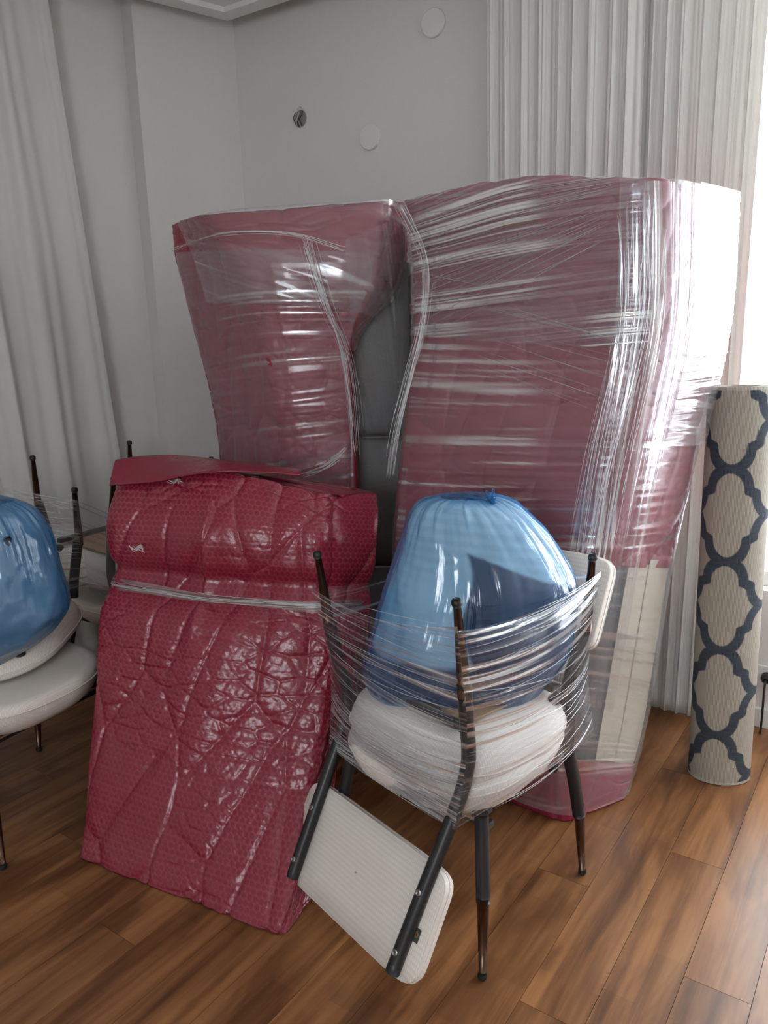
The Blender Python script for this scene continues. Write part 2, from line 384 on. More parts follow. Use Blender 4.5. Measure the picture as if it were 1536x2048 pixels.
def m_clothes():
    m, nt, N, L, out = nmat('mixed_clothes')
    at = N('ShaderNodeAttribute', attribute_name='tint'); b = N('ShaderNodeBsdfPrincipled'); b.inputs['Roughness'].default_value = .85
    L(at.outputs['Color'], b.inputs['Base Color']); L(b.outputs[0], out.inputs[0]); return m
M['clothes'] = m_clothes()
def m_rug():
    m, nt, N, L, out = nmat('woven_rug')
    at = N('ShaderNodeAttribute', attribute_name='tint')
    tc = N('ShaderNodeTexCoord'); mp = N('ShaderNodeMapping'); mp.inputs['Scale'].default_value = (1, .25, 1); L(tc.outputs['UV'], mp.inputs[0])
    wv = N('ShaderNodeTexWave', i_Scale=80.0, i_Distortion=.6); wv.bands_direction = 'X'; L(tc.outputs['UV'], wv.inputs['Vector'])
    nz = N('ShaderNodeTexNoise', i_Scale=260.0, i_Detail=3.0); L(mp.outputs[0], nz.inputs['Vector'])
    a = N('ShaderNodeMath', operation='MULTIPLY'); L(wv.outputs['Fac'], a.inputs[0]); L(nz.outputs['Fac'], a.inputs[1])
    r = ramp(N, [(.02, (.62, .60, .56)), (.35, (1, 1, 1))]); L(a.outputs[0], r.inputs[0])
    mx = N('ShaderNodeMix', data_type='RGBA', blend_type='MULTIPLY'); mx.inputs[0].default_value = 1; L(at.outputs['Color'], mx.inputs[6]); L(r.outputs[0], mx.inputs[7])
    b = N('ShaderNodeBsdfPrincipled'); b.inputs['Roughness'].default_value = .92; L(mx.outputs[2], b.inputs['Base Color'])
    bp = N('ShaderNodeBump', i_Strength=.4, i_Distance=.0015); L(a.outputs[0], bp.inputs['Height']); L(bp.outputs[0], b.inputs['Normal']); L(b.outputs[0], out.inputs[0]); return m
M['rug'] = m_rug()
def m_glass():
    m, nt, N, L, out = nmat('window_glass')
    tr = N('ShaderNodeBsdfTransparent'); gl = N('ShaderNodeBsdfGlossy'); gl.inputs['Roughness'].default_value = .02
    x = N('ShaderNodeMixShader', i_0=.06); L(tr.outputs[0], x.inputs[1]); L(gl.outputs[0], x.inputs[2]); L(x.outputs[0], out.inputs[0]); return m
M['glass'] = m_glass()

# ================================================================== THE ROOM
T = .2
def wall_quad(mb, a, b, n_in, z0, z1, t=T):
    a = np.array(a); b = np.array(b); mb.prism([tuple(a), tuple(b), tuple(b - n_in * t), tuple(a - n_in * t)], z0, z1)
# floor slab and planks
fl = MB().prism([tuple(C0 + (E1 * -.1 + E2 * -.1)), tuple(PB), tuple(PR), tuple(PRL), tuple(PL - NL * .3 + E2 * .2), tuple(C0 - NL * .3)], -.12, -.012).build('floor', M['wood']); tag(fl, kind='structure')
PD = np.array([math.sin(math.radians(35)), math.cos(math.radians(35))]); PS = np.array([PD[1], -PD[0]])
PWD, PLN = .149, 1.18
pm = MB(); h = .012; g = .0006
pm.box((0, 0, -h / 2), (PLN - g * 2, PWD - g * 2, h)); plank_src = None
anchor = Pz(1394, 1721, 0)[:2]; a_s = anchor @ PS; a_d = anchor @ PD
nplank = 0
for k in range(-17, 12):
    s = a_s + k * PWD
    offs = 0 if k == 0 else ((k * 0.618) % 1) * PLN
    for j in range(-4, 5):
        d0 = a_d + offs + j * PLN - (PLN if k == 0 else 0)      # plank spans d0 .. d0+PLN
        c = PS * s + PD * (d0 + PLN / 2)
        x, y = c
        if y < .15 or y > 4.35 or abs(x) > .62 * max(y, .0) + .95: continue
        if (c - C0) @ NB < -.5 or (c - C0) @ NL < -.5: continue
        if plank_src is None:
            o = pm.build('plank', M['wood'], None, bevel=0); plank_src = o
            o.parent = fl
        else:
            o = plank_src.copy(); COL.objects.link(o); o.parent = fl
        o.matrix_local = Matrix.Translation((x, y, 0)) @ Matrix.Rotation(math.atan2(PD[1], PD[0]), 4, 'Z'); nplank += 1
# back wall with the balcony window
mb = MB(); q = lambda t: C0 + E1 * t
wall_quad(mb, q(-.3), q(W1[0]), NB, 0, CEIL); wall_quad(mb, q(W1[1]), q(BACK_LEN + .2), NB, 0, CEIL)
wall_quad(mb, q(W1[0]), q(W1[1]), NB, 0, W1[2]); wall_quad(mb, q(W1[0]), q(W1[1]), NB, W1[3], CEIL)
tag(mb.build('wall_back', M['plaster']), kind='structure')
# left wall: the corner stands forward as a pier, the rest is set back
q2 = lambda t: C0 + E2 * t
pier = float((Pw(283, 256, C0, NL)[:2] - C0) @ E2)
mb = MB(); wall_quad(mb, q2(-.3), q2(pier), NL, 0, CEIL, .4)
mb.prism([tuple(q2(pier - .01) - NL * .12), tuple(q2(LEFT_LEN + .3) - NL * .12), tuple(q2(LEFT_LEN + .3) - NL * .4), tuple(q2(pier - .01) - NL * .4)], 0, CEIL)
tag(mb.build('wall_left', M['plaster']), kind='structure')
NS = np.array([PRL[1] - PL[1], -(PRL[0] - PL[0])]); NS = NS / np.linalg.norm(NS)
if NS @ (np.zeros(2) - PL) < 0: NS = -NS
mb = MB(); wall_quad(mb, PL, PRL, NS, 0, CEIL); tag(mb.build('wall_side', M['plaster']), kind='structure')
mb = MB(); wall_quad(mb, PB, PR, -E1, 0, CEIL); tag(mb.build('wall_right', M['plaster']), kind='structure')
mb = MB(); RL = float(np.linalg.norm(PRL - PR)); q3 = lambda t: PR + REAR_D * t
wall_quad(mb, q3(-.2), q3(W2[0]), NR, 0, CEIL); wall_quad(mb, q3(W2[1]), q3(RL + .2), NR, 0, CEIL)
wall_quad(mb, q3(W2[0]), q3(W2[1]), NR, 0, W2[2]); wall_quad(mb, q3(W2[0]), q3(W2[1]), NR, W2[3], CEIL)
tag(mb.build('wall_rear', M['plaster']), kind='structure')
# ceiling and its dropped soffit (curtain slot left open along the walls)
tag(MB().prism([(-4.2, -3.2), (4.2, -3.2), (4.2, 5), (-4.2, 5)], CEIL, CEIL + .1).build('ceiling', M['ceiling']), kind='structure')
SOF = 2.95; sc_ = Pz(455, 42, SOF)[:2]
s1 = sc_ + E1 * 4.2; s2 = sc_ + E2 * 2.4
far = [tuple(sc_), tuple(s1), tuple(s1 + NB * 5), (-3.2, -1.9), tuple(s2)]
tr_ = empty('trim_1', (0, 0, SOF), kind='structure')
MB().prism([tuple(sc_ + (NB + NL) * .055), tuple(s1 + NB * .08), tuple(s1 + NB * 4.9), (-3.1, -1.8), tuple(s2 + NL * .08)], SOF + .022, CEIL + .02).build('soffit_panel', M['ceiling'], tr_)
rim = MB()
for a, b, n in ((sc_, s1, NB), (sc_, s2, NL)):
    n2 = (NB + NL) * .055 / .08
    rim.prism([tuple(a), tuple(b), tuple(b + n * .085), tuple(a + n2 * .085)], SOF, CEIL)
rim.build('soffit_rim', M['white_paint'], tr_)
# baseboards
def board(name, a, b, n):
    mb = MB(); a = np.array(a); b = np.array(b); mb.prism([tuple(a + n * .014), tuple(b + n * .014), tuple(b - n * .01), tuple(a - n * .01)], 0, .08)
    tag(mb.build(name, M['white_paint'], bevel=.004), kind='structure')
board('baseboard_back', q(0.02), q(BACK_LEN), NB)
board('baseboard_left', q2(pier + .02) - NL * .12, q2(LEFT_LEN) - NL * .12, NL)
# windows
def window(name, q_, n_in, Wn, cols):
    t0, t1, z0, z1 = Wn
    o = empty(name, (*(q_((t0 + t1) / 2) - n_in * .1), z0), kind='structure')
    fr = MB(); w_ = .06
    def bar(ta, tb, za, zb): wall_quad(fr, q_(ta) - n_in * .06, q_(tb) - n_in * .06, n_in, za, zb, .07)
    bar(t0, t1, z0, z0 + w_); bar(t0, t1, z1 - w_, z1); bar(t0, t0 + w_, z0 + w_, z1 - w_); bar(t1 - w_, t1, z0 + w_, z1 - w_)
    for c in range(1, cols): tm = t0 + (t1 - t0) * c / cols; bar(tm - .04, tm + .04, z0 + w_, z1 - w_)
    fr.build('window_frame', M['white_paint'], o, bevel=.004)
    for c in range(cols):
        ta = t0 + (t1 - t0) * c / cols + (w_ if c == 0 else .04); tb = t0 + (t1 - t0) * (c + 1) / cols - (w_ if c == cols - 1 else .04)
        p = MB(); wall_quad(p, q_(ta) - n_in * .09, q_(tb) - n_in * .09, n_in, z0 + w_, z1 - w_, .006); p.build('pane', M['glass'], o)
    return o
window('window_1', q, NB, W1, 3)
window('window_2', q3, NR, W2, 2)

# curtains ------------------------------------------------------------------
def curtain(name, a0, a1, b0, b1, n_in, z0, z1, folds, depth, seed, label, hems=None):
    """a0-a1: top line, b0-b1: hem line (xy)"""
    nu, nv = 420, 60
    u = np.linspace(0, 1, nu)[None, :]; v = np.linspace(0, 1, nv)[:, None]
    a0, a1, b0, b1 = [np.array(p) for p in (a0, a1, b0, b1)]
    top = a0 + (a1 - a0) * u.T; bot = b0 + (b1 - b0) * u.T
    xy = top[None] * (1 - v[..., None]) + bot[None] * v[..., None]
    uw = u + .35 / folds * (fbm(u * folds * .6, v * .8 + seed, seed) - .5) * 2
    ph = uw * folds * 2 * math.pi
    am = depth * (.35 + .9 * vnoise(u * folds * .5 + 3, v * .6, seed + 5))
    d = am * (np.sin(ph) + .35 * np.sin(2.3 * ph + 1.2)) + .0018 * np.sin(ph * 4.1 + seed)
    side = depth * .35 * np.cos(ph)
    al = (a1 - a0) / np.linalg.norm(a1 - a0)
    P = np.zeros((nv, nu, 3)); P[..., :2] = xy + n_in * d[..., None] + al * side[..., None]
    P[..., 2] = z1 + (z0 - z1) * v + (0 if hems is None else v ** 6 * hems * vnoise(u * folds * .5, u * 0 + 2, seed))
    o = grid(name, P, M['curtain']); m = o.modifiers.new('thickness', 'SOLIDIFY'); m.thickness = .0012
    tag(o, label, 'curtain', 'long white curtains'); return o
ca = Pw(974, 10, C0 + NB * .11, NB)[:2]; cb = Pw(1500, 330, C0 + NB * .11, NB)[:2]
cm = ca + (cb - ca) * .5
curtain('curtain', ca, ca + (cb - ca) * .61, ca + E1 * .02, ca + (cb - ca) * .64, NB, .02, 3.1, 9, .012, 3, 'white pleated curtain hanging behind the tall film wrapped sofa, its edge on bare wall', .03)
curtain('curtain', ca + (cb - ca) * .57 - NB * .04, cb + E1 * .02, ca + (cb - ca) * .60 - NB * .04, cb + E1 * .01, NB, .02, 3.1, 8, .012, 9, 'white pleated curtain beside the bright window, hanging behind the rug roll', .03)
lpl = C0 - NL * .04; la = Pw(98, 40, lpl, NL)[:2]; lb = q2(2.4) - NL * .04
lc3 = Pw(232, 860, lpl, NL); lbot = la + (lc3[:2] - la) * (3.0 / (3.0 - lc3[2]))
curtain('curtain', la, lb, lbot, lb, NL, .03, 3.1, 9, .020, 21, 'white pleated curtain over the wall behind the wrapped chairs, flaring at the hem', .03)

# wall fittings --------------------------------------------------------------
nb3 = np.array([NB[0], NB[1], 0]); e13 = np.array([E1[0], E1[1], 0]); zz = np.array([0, 0, 1.])
for (px, py, r, lab) in ((742, 275, .053, 'round white blank junction cover on the wall right of the loose wires'), (868, 47, .055, 'round white blank junction cover high on the wall beside the curtain')):
    c = Pw(px, py, C0, NB)
    o = MB().tube([c - nb3 * .002, c + nb3 * .010, c + nb3 * .014, c + nb3 * .015], [r, r, r * .94, r * .6], 40).build('junction_cover', M['white_paint'], smooth_=False)
    tag(o, lab, 'cover plate', 'blank covers on the wall')
c = Pw(601, 238, C0, NB)
wt = empty('wire_outlet', tuple(c), 'open round wall outlet with bare wires curling out', 'outlet')
MB().tube([c + nb3 * .0005, c + nb3 * .0012], [.038, .038], 28).build('shade_disc', M['shade_disc'], wt)  # flat disc on solid wall, its grey stands in for the shaded hole
rg = MB(); an = np.linspace(0, 2 * math.pi, 33)
rg.tube([c + nb3 * .001 + .040 * (math.cos(t) * e13 + math.sin(t) * zz) for t in an], .003, 6, False); rg.build('outlet_rim', M['plaster'], wt, True)
WR = [((-.022, -.02), (-.026, .0), (-.018, .02), (-.006, .03)), ((-.012, -.036), (-.014, -.012), (-.004, .006), (-.010, .026)), ((-.002, -.038), (-.004, -.016), (.010, -.002), (.022, .012), (.020, .030)), ((.006, -.036), (.0, -.014), (-.012, .006), (.0, .034), (.010, .048), (.016, .040)), ((.014, -.034), (.012, -.014), (.004, .004), (-.004, .02)), ((-.018, -.03), (-.008, -.008), (.006, .014), (.002, .03))]
for k, w_ in enumerate(WR):
    pts = [c + nb3 * (.002 + .018 * math.sin((i_ + .6) / len(w_) * 3)) + e13 * a_ + zz * b_ for i_, (a_, b_) in enumerate(w_)]
    MB().tube(spline(pts, 22), .0019, 6).build('wire', M['wire_dark' if k % 2 == 0 else 'wire_white'], wt, True)

c = Pw(1535, 1352, C0, NB)
pl_ = empty('power_plug', tuple(c), 'black power plug low on the wall beside the rug roll', 'plug')
MB().box(c + nb3 * .006, (.085, .012, .085), np.stack([e13, nb3, zz], 1)).build('socket_plate', M['white_paint'], pl_, bevel=.003)
MB().tube([c + nb3 * .010, c + nb3 * .030, c + nb3 * .045, c + nb3 * .052], [.020, .020, .016, .009], 18).build('plug_body', M['rubber'], pl_, True)
MB().tube(spline([c + nb3 * .05, c + nb3 * .075 - zz * .02, c + nb3 * .07 - zz * .14, c + nb3 * .05 - zz * .25, c + nb3 * .045 + e13 * .05 - zz * (c[2] - .006)], 24), .004, 8).build('cord', M['rubber'], pl_, True)
# ================================================================== WRAPPED FURNITURE
def metric_uv(P):
    du = np.linalg.norm(np.diff(P, axis=1), axis=-1); U = np.concatenate([np.zeros((P.shape[0], 1)), np.cumsum(du, 1)], 1)
    U = np.repeat(U.mean(0, keepdims=True), P.shape[0], 0)
    dv = np.linalg.norm(np.diff(P, axis=0), axis=-1); Vv = np.concatenate([np.zeros((1, P.shape[1])), np.cumsum(dv, 0)], 0)
    Vv = np.repeat(Vv.mean(1, keepdims=True), P.shape[1], 1)
    return U, Vv
def crumple(U, V, seed, amp=.006):
    """creased plastic: long folds, facets between straight creases, a little fine wrinkling"""
    wx = U + .025 * (fbm(U * 5, V * 5, seed + 31) - .5); wy = V + .025 * (fbm(U * 5 + 9, V * 5, seed + 37) - .5)
    d = 1.3 * (fbm(U * 4, V * 3, seed) - .5)
    a = vor(wx * 7 + wy * 1.5, wy * 2.6, seed + 3); d = d - .9 * np.exp(-a / .10)
    m = smooth(.35, .6, vnoise(U * 4, V * 4, seed + 5))
    b = vor(wx * 9, wy * 19, seed + 6); d = d - .42 * np.exp(-b / .11) * m
    c = vor(wx * 26 + wy * 9, wy * 24, seed + 9); d = d - .15 * np.exp(-c / .2) * (.4 + .6 * m)
    d = d + .10 * (vnoise(U * 60, V * 60, seed + 2) - .5)
    return d * amp
def hexcells(U, V, pitch):
    """distance to nearest bubble centre / pitch"""
    h = pitch * math.sqrt(3) / 2; best = np.full(U.shape, 9.)
    j = np.round(V / h)
    for dj in (-1, 0, 1):
        jj = j + dj; off = (jj % 2) * .5
        for di in (-1, 0, 1):
            i = np.round(U / pitch - off) + di
            d = np.hypot(U - (i + off) * pitch, V - jj * h) / pitch; best = np.minimum(best, d)
    return best
def outward(P, closed):
    n = gnormals(P, closed); c = P.reshape(-1, 3).mean(0)
    if ((P - c) * n).sum() < 0: n = -n
    return n
def shell(name, cols, parent, mat, u, v, off=0., dispf=None, round_=.22, closed=False, uvs=1., bubble=0, cap=None, tintf=None, uscale=None):
    P = eval_cols(cols, u, v, round_); ncap = 5 if cap and 'top' in cap else 0
    if cap:      # close the top and bottom towards the ring centre
        rows = [P]
        if 'top' in cap:
            c = P[0].mean(0); rows = [np.stack([c + (P[0] - c) * f + np.array([0, 0, .012 * (1 - f)]) for f in (.02, .3, .6, .85, .96)])] + rows
        if 'bottom' in cap:
            c = P[-1].mean(0); c[2] = P[-1][:, 2].min(); rows = rows + [np.stack([np.where(np.array([1, 1, 0], bool), c + (P[-1] - c) * f, P[-1]) for f in (.96, .6, .02)])]
        P = np.concatenate(rows)
    N_ = outward(P, closed); U, V = metric_uv(P); V = V - V[ncap:ncap + 1]
    d = np.full(P.shape[:2], off); tint = np.zeros(P.shape[:2])
    if dispf is not None: d = d + dispf(U, V)
    if bubble:
        h = hexcells(U, V, bubble); m = .25 + .75 * smooth(.3, .6, fbm(U * 3, V * 3, 77))
        d = d + .0011 * m * (1 - smooth(.30, .5, h)); tint = smooth(.36, .50, h) * (.55 + .45 * m)
    if tintf is not None: tint = tintf(U, V, tint)
    P = P + N_ * d[..., None]
    P[..., 2] = np.maximum(P[..., 2], .002)
    return grid(name, P, mat, parent, closed, np.stack([U, V], -1) * uvs, np.repeat(tint[..., None], 3, -1))
def colpts(c, back):
    """c: list of columns, each list of (px,py,Y); back: extra xy offset columns"""
    out = [np.array([Py(*p) for p in col]) for col in c]
    for (src, dx, dy) in back:
        out.append(out[src] + np.array([dx, dy, 0]))
    for o in out: o[-1][2] = 0.003
    return out

# ---- tall sofa stood on end, wrapped (towards the window)
S1 = colpts([
    [(795, 402, 2.62), (812, 620, 2.62), (792, 860, 2.61), (772, 1100, 2.60), (768, 1400, 2.58), (772, 1535, 2.57)],
    [(1045, 350, 2.33), (1045, 630, 2.34), (1010, 880, 2.35), (985, 1120, 2.36), (965, 1400, 2.36), (955, 1590, 2.36)],
    [(1330, 356, 2.13), (1315, 640, 2.14), (1258, 900, 2.15), (1208, 1130, 2.155), (1160, 1400, 2.16), (1128, 1653, 2.152)],
    [(1474, 390, 2.46), (1458, 640, 2.46), (1404, 900, 2.45), (1354, 1130, 2.44), (1302, 1450, 2.38), (1262, 1594, 2.29)],
], [(3, -.20, .24), (0, .30, .38)])
sofa = empty('wrapped_sofa', (.5, 2.5, 0), 'tall sofa on end in maroon bubble wrap and clear stretch film, by the curtain', 'sofa')
vv = lambda a, b, n: np.linspace(a, b, n)
shell('bubble_wrap', S1, sofa, M['wrap_soft'], np.linspace(0, 6, 460, endpoint=False), vv(0, 3.02, 320), 0, lambda U, V: crumple(U, V, 5, .012), .16, True, cap=['top'])
shell('upholstery', S1, sofa, M['grey_fabric'], np.linspace(0, 6, 160, endpoint=False), vv(2.9, 4.7, 70), -.012, lambda U, V: -.006 * ridge(U * 3, V * 2, 4), .16, True)
shell('bubble_wrap', S1, sofa, M['wrap_soft'], np.linspace(0, 6, 220, endpoint=False), vv(4.42, 5, 70), .004, lambda U, V: crumple(U, V, 15, .010), .16, True, cap=['bottom'])
shell('lining_panel', S1, sofa, M['cream_fabric'], vv(2.34, 2.62, 30), vv(3.0, 4.42, 60), .006, lambda U, V: .003 * np.sin(U * 40), .16)
shell('lining_panel', S1, sofa, M['cream_fabric'], vv(2.60, 3.15, 40), vv(2.96, 4.46, 60), -.004, lambda U, V: .004 * np.sin(U * 22 + 1), .16)
# film layers
def streaks(ang, fr, al, lo, hi, seed, blot=4.):
    ca_, sa_ = math.cos(ang), math.sin(ang)
    def f(U, V, t0=None):
        s_ = U * ca_ + V * sa_; t = -U * sa_ + V * ca_ + .012 * (fbm(U * 3, V * 3, seed + 9) - .5)
        n = .55 * vnoise(s_ * al, t * fr, seed) + .45 * vnoise(s_ * al * 1.7 + 5, t * fr * 2.3, seed + 1)
        return smooth(lo, hi, n) * (.12 + .88 * smooth(.35, .68, vnoise(U * blot + .3, V * blot, seed + 2)))
    return f
def fold(ang, fr, al, amp, seed):
    ca_, sa_ = math.cos(ang), math.sin(ang)
    def f(U, V):
        s = U * ca_ + V * sa_; t = -U * sa_ + V * ca_
        return amp * (ridge(s * al, t * fr, seed, 2) - .3)
    return f
shell('stretch_film', S1, sofa, M['film'], vv(-.15, 3.25, 130), vv(-.01, 4.9, 420), .018, fold(-.06, 30, 1.2, .005, 41), .28, tintf=streaks(-.06, 70, 1.3, .5, .8, 42))
shell('film_band', S1, sofa, M['film_dense'], vv(.02, 1.95, 120), vv(.03, 1.22, 520), .030, fold(-.14, 60, 1.0, .006, 43), .30, tintf=streaks(-.14, 120, 1.1, .45, .75, 44, 5.))
shell('film_band', S1, sofa, M['film_vert'], vv(1.72, 2.34, 280), vv(.05, 4.0, 120), .026, fold(1.53, 60, .8, .006, 47), .26, tintf=streaks(1.50, 110, .7, .45, .75, 48, 3.))
shell('film_band', S1, sofa, M['film'], vv(2.3, 3.15, 100), vv(0.0, 1.95, 420), .034, fold(-.05, 60, 1.0, .005, 49), .26, tintf=streaks(.1, 110, 1.0, .55, .85, 50, 4.))

def strands(name, parent, A, B, n, r=.0007, sag=.0, jit=.02, seed=1, bow=None, seg=7, bc=.62, bwid=.22):
    """n thin film strands from curve A to curve B (arrays m x 3); joined, too many to count"""
    rg_ = np.random.default_rng(seed); A = np.array(A, float); B = np.array(B, float); mb = MB()
    fa = spline(A, 60); fb = spline(B, 60)
    for k in range(n):
        t = rg_.random(); ta = np.clip(t + rg_.normal(0, jit), 0, 1); tb = np.clip(t + rg_.normal(0, jit), 0, 1)
        p = fa[int(ta * 59)]; q_ = fb[int(tb * 59)]
        a = rg_.random() * .75 if rg_.random() < .6 else 0.; b = min(1, a + .2 + rg_.random() * .8) if rg_.random() < .7 else 1.
        s = np.linspace(a, b, seg)[:, None]; pts = p * (1 - s) + q_ * s
        bw = 4 * s * (1 - s)
        if bow is not None: pts = pts + bow * bw * math.exp(-((t - bc) / bwid) ** 2)
        pts[:, 2] -= (sag * bw[:, 0])
        rr = r * (.5 + 1.2 * rg_.random()) * np.array([.2] + [1] * (seg - 2) + [.2])
        mb.tube(pts, rr, 4, False)
    o = mb.build(name, M['strand'], parent, True); o['kind'] = 'stuff'; return o
# streaks fanned out of the film where it is pulled from the left edge over the front
def s1pt(u, v, off): 
    P = eval_cols(S1, np.array([u]), np.array([v]), .22)[0, 0]; return P
def s1curve(u0, v0, u1, v1, off, n=8):
    us = np.linspace(u0, u1, n); vs = np.linspace(v0, v1, n)
    out = []
    for a, b in zip(us, vs):
        p = s1pt(a, b, 0); dirc = np.array([-.35, -.94, 0]); out.append(p + dirc * off)
    return np.array(out)
strands('film_strands', sofa, s1curve(.12, .06, .12, 1.30, .045), s1curve(1.75, -.05, 1.6, .55, .045), 55, .0005, 0, .03, 3)
strands('film_strands', sofa, s1curve(.15, .55, .2, 1.3, .045), s1curve(1.9, .8, 1.7, 1.7, .045), 16, .00045, 0, .05, 4)
# rope of gathered film down the left edge
def rope(name, parent, pts, n=26, spread=.012, r=.0011, seed=0):
    rg_ = np.random.default_rng(seed); c = spline(pts, 40); mb = MB()
    for k in range(n):
        o1 = rg_.normal(0, 1, 3) * spread; o2 = rg_.normal(0, 1, 3) * spread; ph = rg_.random() * 6
        s = np.linspace(0, 1, 40)[:, None]
        a, b = sorted(rg_.integers(0, 40, 2)); 
        if b - a < 12: a, b = 0, 40
        p = c + o1 * (1 - s) + o2 * s + spread * .4 * np.sin(s * 7 + ph)
        mb.tube(p[a:b], r * (.5 + rg_.random()), 4, False)
    o = mb.build(name, M['strand'], parent, True); o['kind'] = 'stuff'; return o
rope('film_strands', sofa, [Py(800, 415, 2.52), Py(848, 520, 2.50), Py(845, 640, 2.50), Py(822, 740, 2.50), Py(792, 860, 2.50), Py(778, 950, 2.50)], 20, .008, .0005, 3)
vertl = [Py(1305, 420, 2.08), Py(1290, 640, 2.09), Py(1235, 900, 2.09), Py(1195, 1130, 2.1)]
rope('film_strands', sofa, vertl, 22, .030, .0005, 5)
rope('film_strands', sofa, [p + np.array([-.06, -.0, 0]) for p in vertl], 12, .022, .0005, 6)

# ---- armchair stood on end behind it, wrapped
S2 = colpts([
    [(338, 452, 3.12), (346, 530, 3.12), (378, 660, 3.14), (412, 790, 3.14), (434, 940, 3.14), (470, 1400, 3.14)],
    [(400, 428, 2.78), (478, 528, 2.72), (520, 655, 2.74), (548, 800, 2.76), (566, 940, 2.77), (600, 1490, 2.77)],
    [(760, 400, 2.72), (752, 545, 2.70), (708, 668, 2.74), (706, 800, 2.76), (712, 940, 2.77), (735, 1490, 2.77)],
    [(812, 402, 2.86), (800, 560, 2.84), (716, 690, 2.86), (712, 800, 2.86), (718, 940, 2.86), (740, 1460, 2.86)],
], [(3, .02, .30), (0, .16, .22)])
arm = empty('wrapped_armchair', (-.35, 2.95, 0), 'armchair on end in maroon bubble wrap and film, standing before the room corner', 'armchair')
shell('bubble_wrap', S2, arm, M['wrap_soft'], np.linspace(0, 6, 300, endpoint=False), vv(0, 5, 320), 0, lambda U, V: crumple(U, V, 25, .012) + .007 * (ridge(U * 4 + 2, V * 26 + 2.5 * fbm(U * 6, V * 5, 4), 19, 1) - .4) * smooth(.4, .7, vnoise(U * 6, V * 2, 9)), .17, True, cap=['top', 'bottom'])
ub = MB(); p0, p1 = Py(702, 560, 2.90), Py(800, 560, 2.90)
# upholstered side showing between the wrap and the tall sofa: three stacked cushions
for z0, z1 in ((.0, .62), (.625, 1.14), (1.145, 1.78)):
    cx = (p0[0] + p1[0]) / 2; 
    xs = np.linspace(-1, 1, 26); zs = np.linspace(-1, 1, 22); X, Z = np.meshgrid(xs, zs)
    dep = .025 * (1 - X ** 8) * (1 - Z ** 8) ** .5
    P = np.zeros((22, 26, 3)); P[..., 0] = cx - .02 + X * .15; P[..., 1] = 2.95 - dep - .02 * (1 - X ** 2) * (1 - Z ** 2); P[..., 2] = (z0 + z1) / 2 + Z * (z1 - z0) / 2
    o = grid('cushion_face', P, M['grey_light'], arm); m_ = o.modifiers.new('t', 'SOLIDIFY'); m_.thickness = .12; m_.offset = -1 
shell('stretch_film', S2, arm, M['film'], vv(-.2, 2.05, 130), vv(.75, 4.6, 320), .014, fold(-.10, 24, 1.2, .004, 61), .34, tintf=streaks(-.10, 60, 1.2, .5, .85, 62))
shell('stretch_film', S2, arm, M['film'], vv(.45, 3.0, 120), vv(-.02, 1.6, 200), .020, fold(.25, 20, 1.0, .004, 63), .34, tintf=streaks(.25, 50, 1.2, .5, .85, 64))
# loose film bridging from the cap down to the sofa
def sheet(name, parent, corners, mat, nu=90, nv=90, sag=(0, 0, 0), dispf=None, tintf=None):
    """corners: a (top start), b (top end), c (bottom end), d (bottom start)"""
    a, b, c_, d_ = [np.array(x, float) for x in corners]
    u = np.linspace(0, 1, nu)[None, :, None]; v = np.linspace(0, 1, nv)[:, None, None]
    P = (a * (1 - u) + b * u) * (1 - v) + (d_ * (1 - u) + c_ * u) * v
    P = P + np.array(sag) * 4 * u * (1 - u) * (1 - .6 * v)
    U, V = metric_uv(P)
    if dispf is not None: P = P + gnormals(P)[..., :] * dispf(U, V)[..., None]
    return grid(name, P, mat, parent, False, np.stack([U, V], -1), np.repeat((U * 0 if tintf is None else tintf(U, V))[..., None], 3, -1))
sheet('film_sheet', arm, [Py(690, 480, 2.62), Py(812, 430, 2.66), Py(790, 930, 2.74), Py(720, 930, 2.70)], M['film_vert'], 160, 80, (0, -.01, 0), fold(1.4, 40, 1, .006, 8), streaks(1.45, 90, 1, .55, .85, 18))
rope('film_strands', arm, [Py(610, 480, 2.66), Py(650, 600, 2.65), Py(690, 720, 2.68), Py(712, 900, 2.70)], 18, .012, .0007, 8)
rope('film_strands', arm, [Py(345, 500, 2.95), Py(440, 470, 2.72), Py(580, 468, 2.68), Py(690, 500, 2.66)], 7, .004, .0008, 9)
rope('film_strands', arm, [Py(690, 900, 2.68), Py(650, 930, 2.68), Py(600, 950, 2.7)], 10, .01, .0008, 12)

# ---- wrapped parcel leaning in front
S3 = colpts([
    [(236, 935, 2.46), (205, 1050, 2.38), (221, 1158, 2.36), (196, 1230, 2.31), (178, 1420, 2.21), (150, 1716, 2.047)],
    [(440, 940, 2.36), (420, 1060, 2.24), (425, 1190, 2.23), (410, 1260, 2.17), (390, 1480, 2.06), (352, 1795, 1.87)],
    [(655, 985, 2.28), (645, 1075, 2.19), (650, 1205, 2.17), (668, 1290, 2.12), (640, 1520, 2.00), (566, 1880, 1.70)],
    [(757, 990, 2.46), (757, 1080, 2.40), (745, 1200, 2.36), (736, 1290, 2.30), (690, 1500, 2.16), (632, 1790, 1.86)],
], [(3, -.06, .12), (0, .08, .12)])
parcel = empty('wrapped_parcel', (-.55, 1.95, 0), 'maroon bubble wrapped flat parcel tied with clear tape, leaning in front of the armchair', 'parcel')
V_TAPE = .245
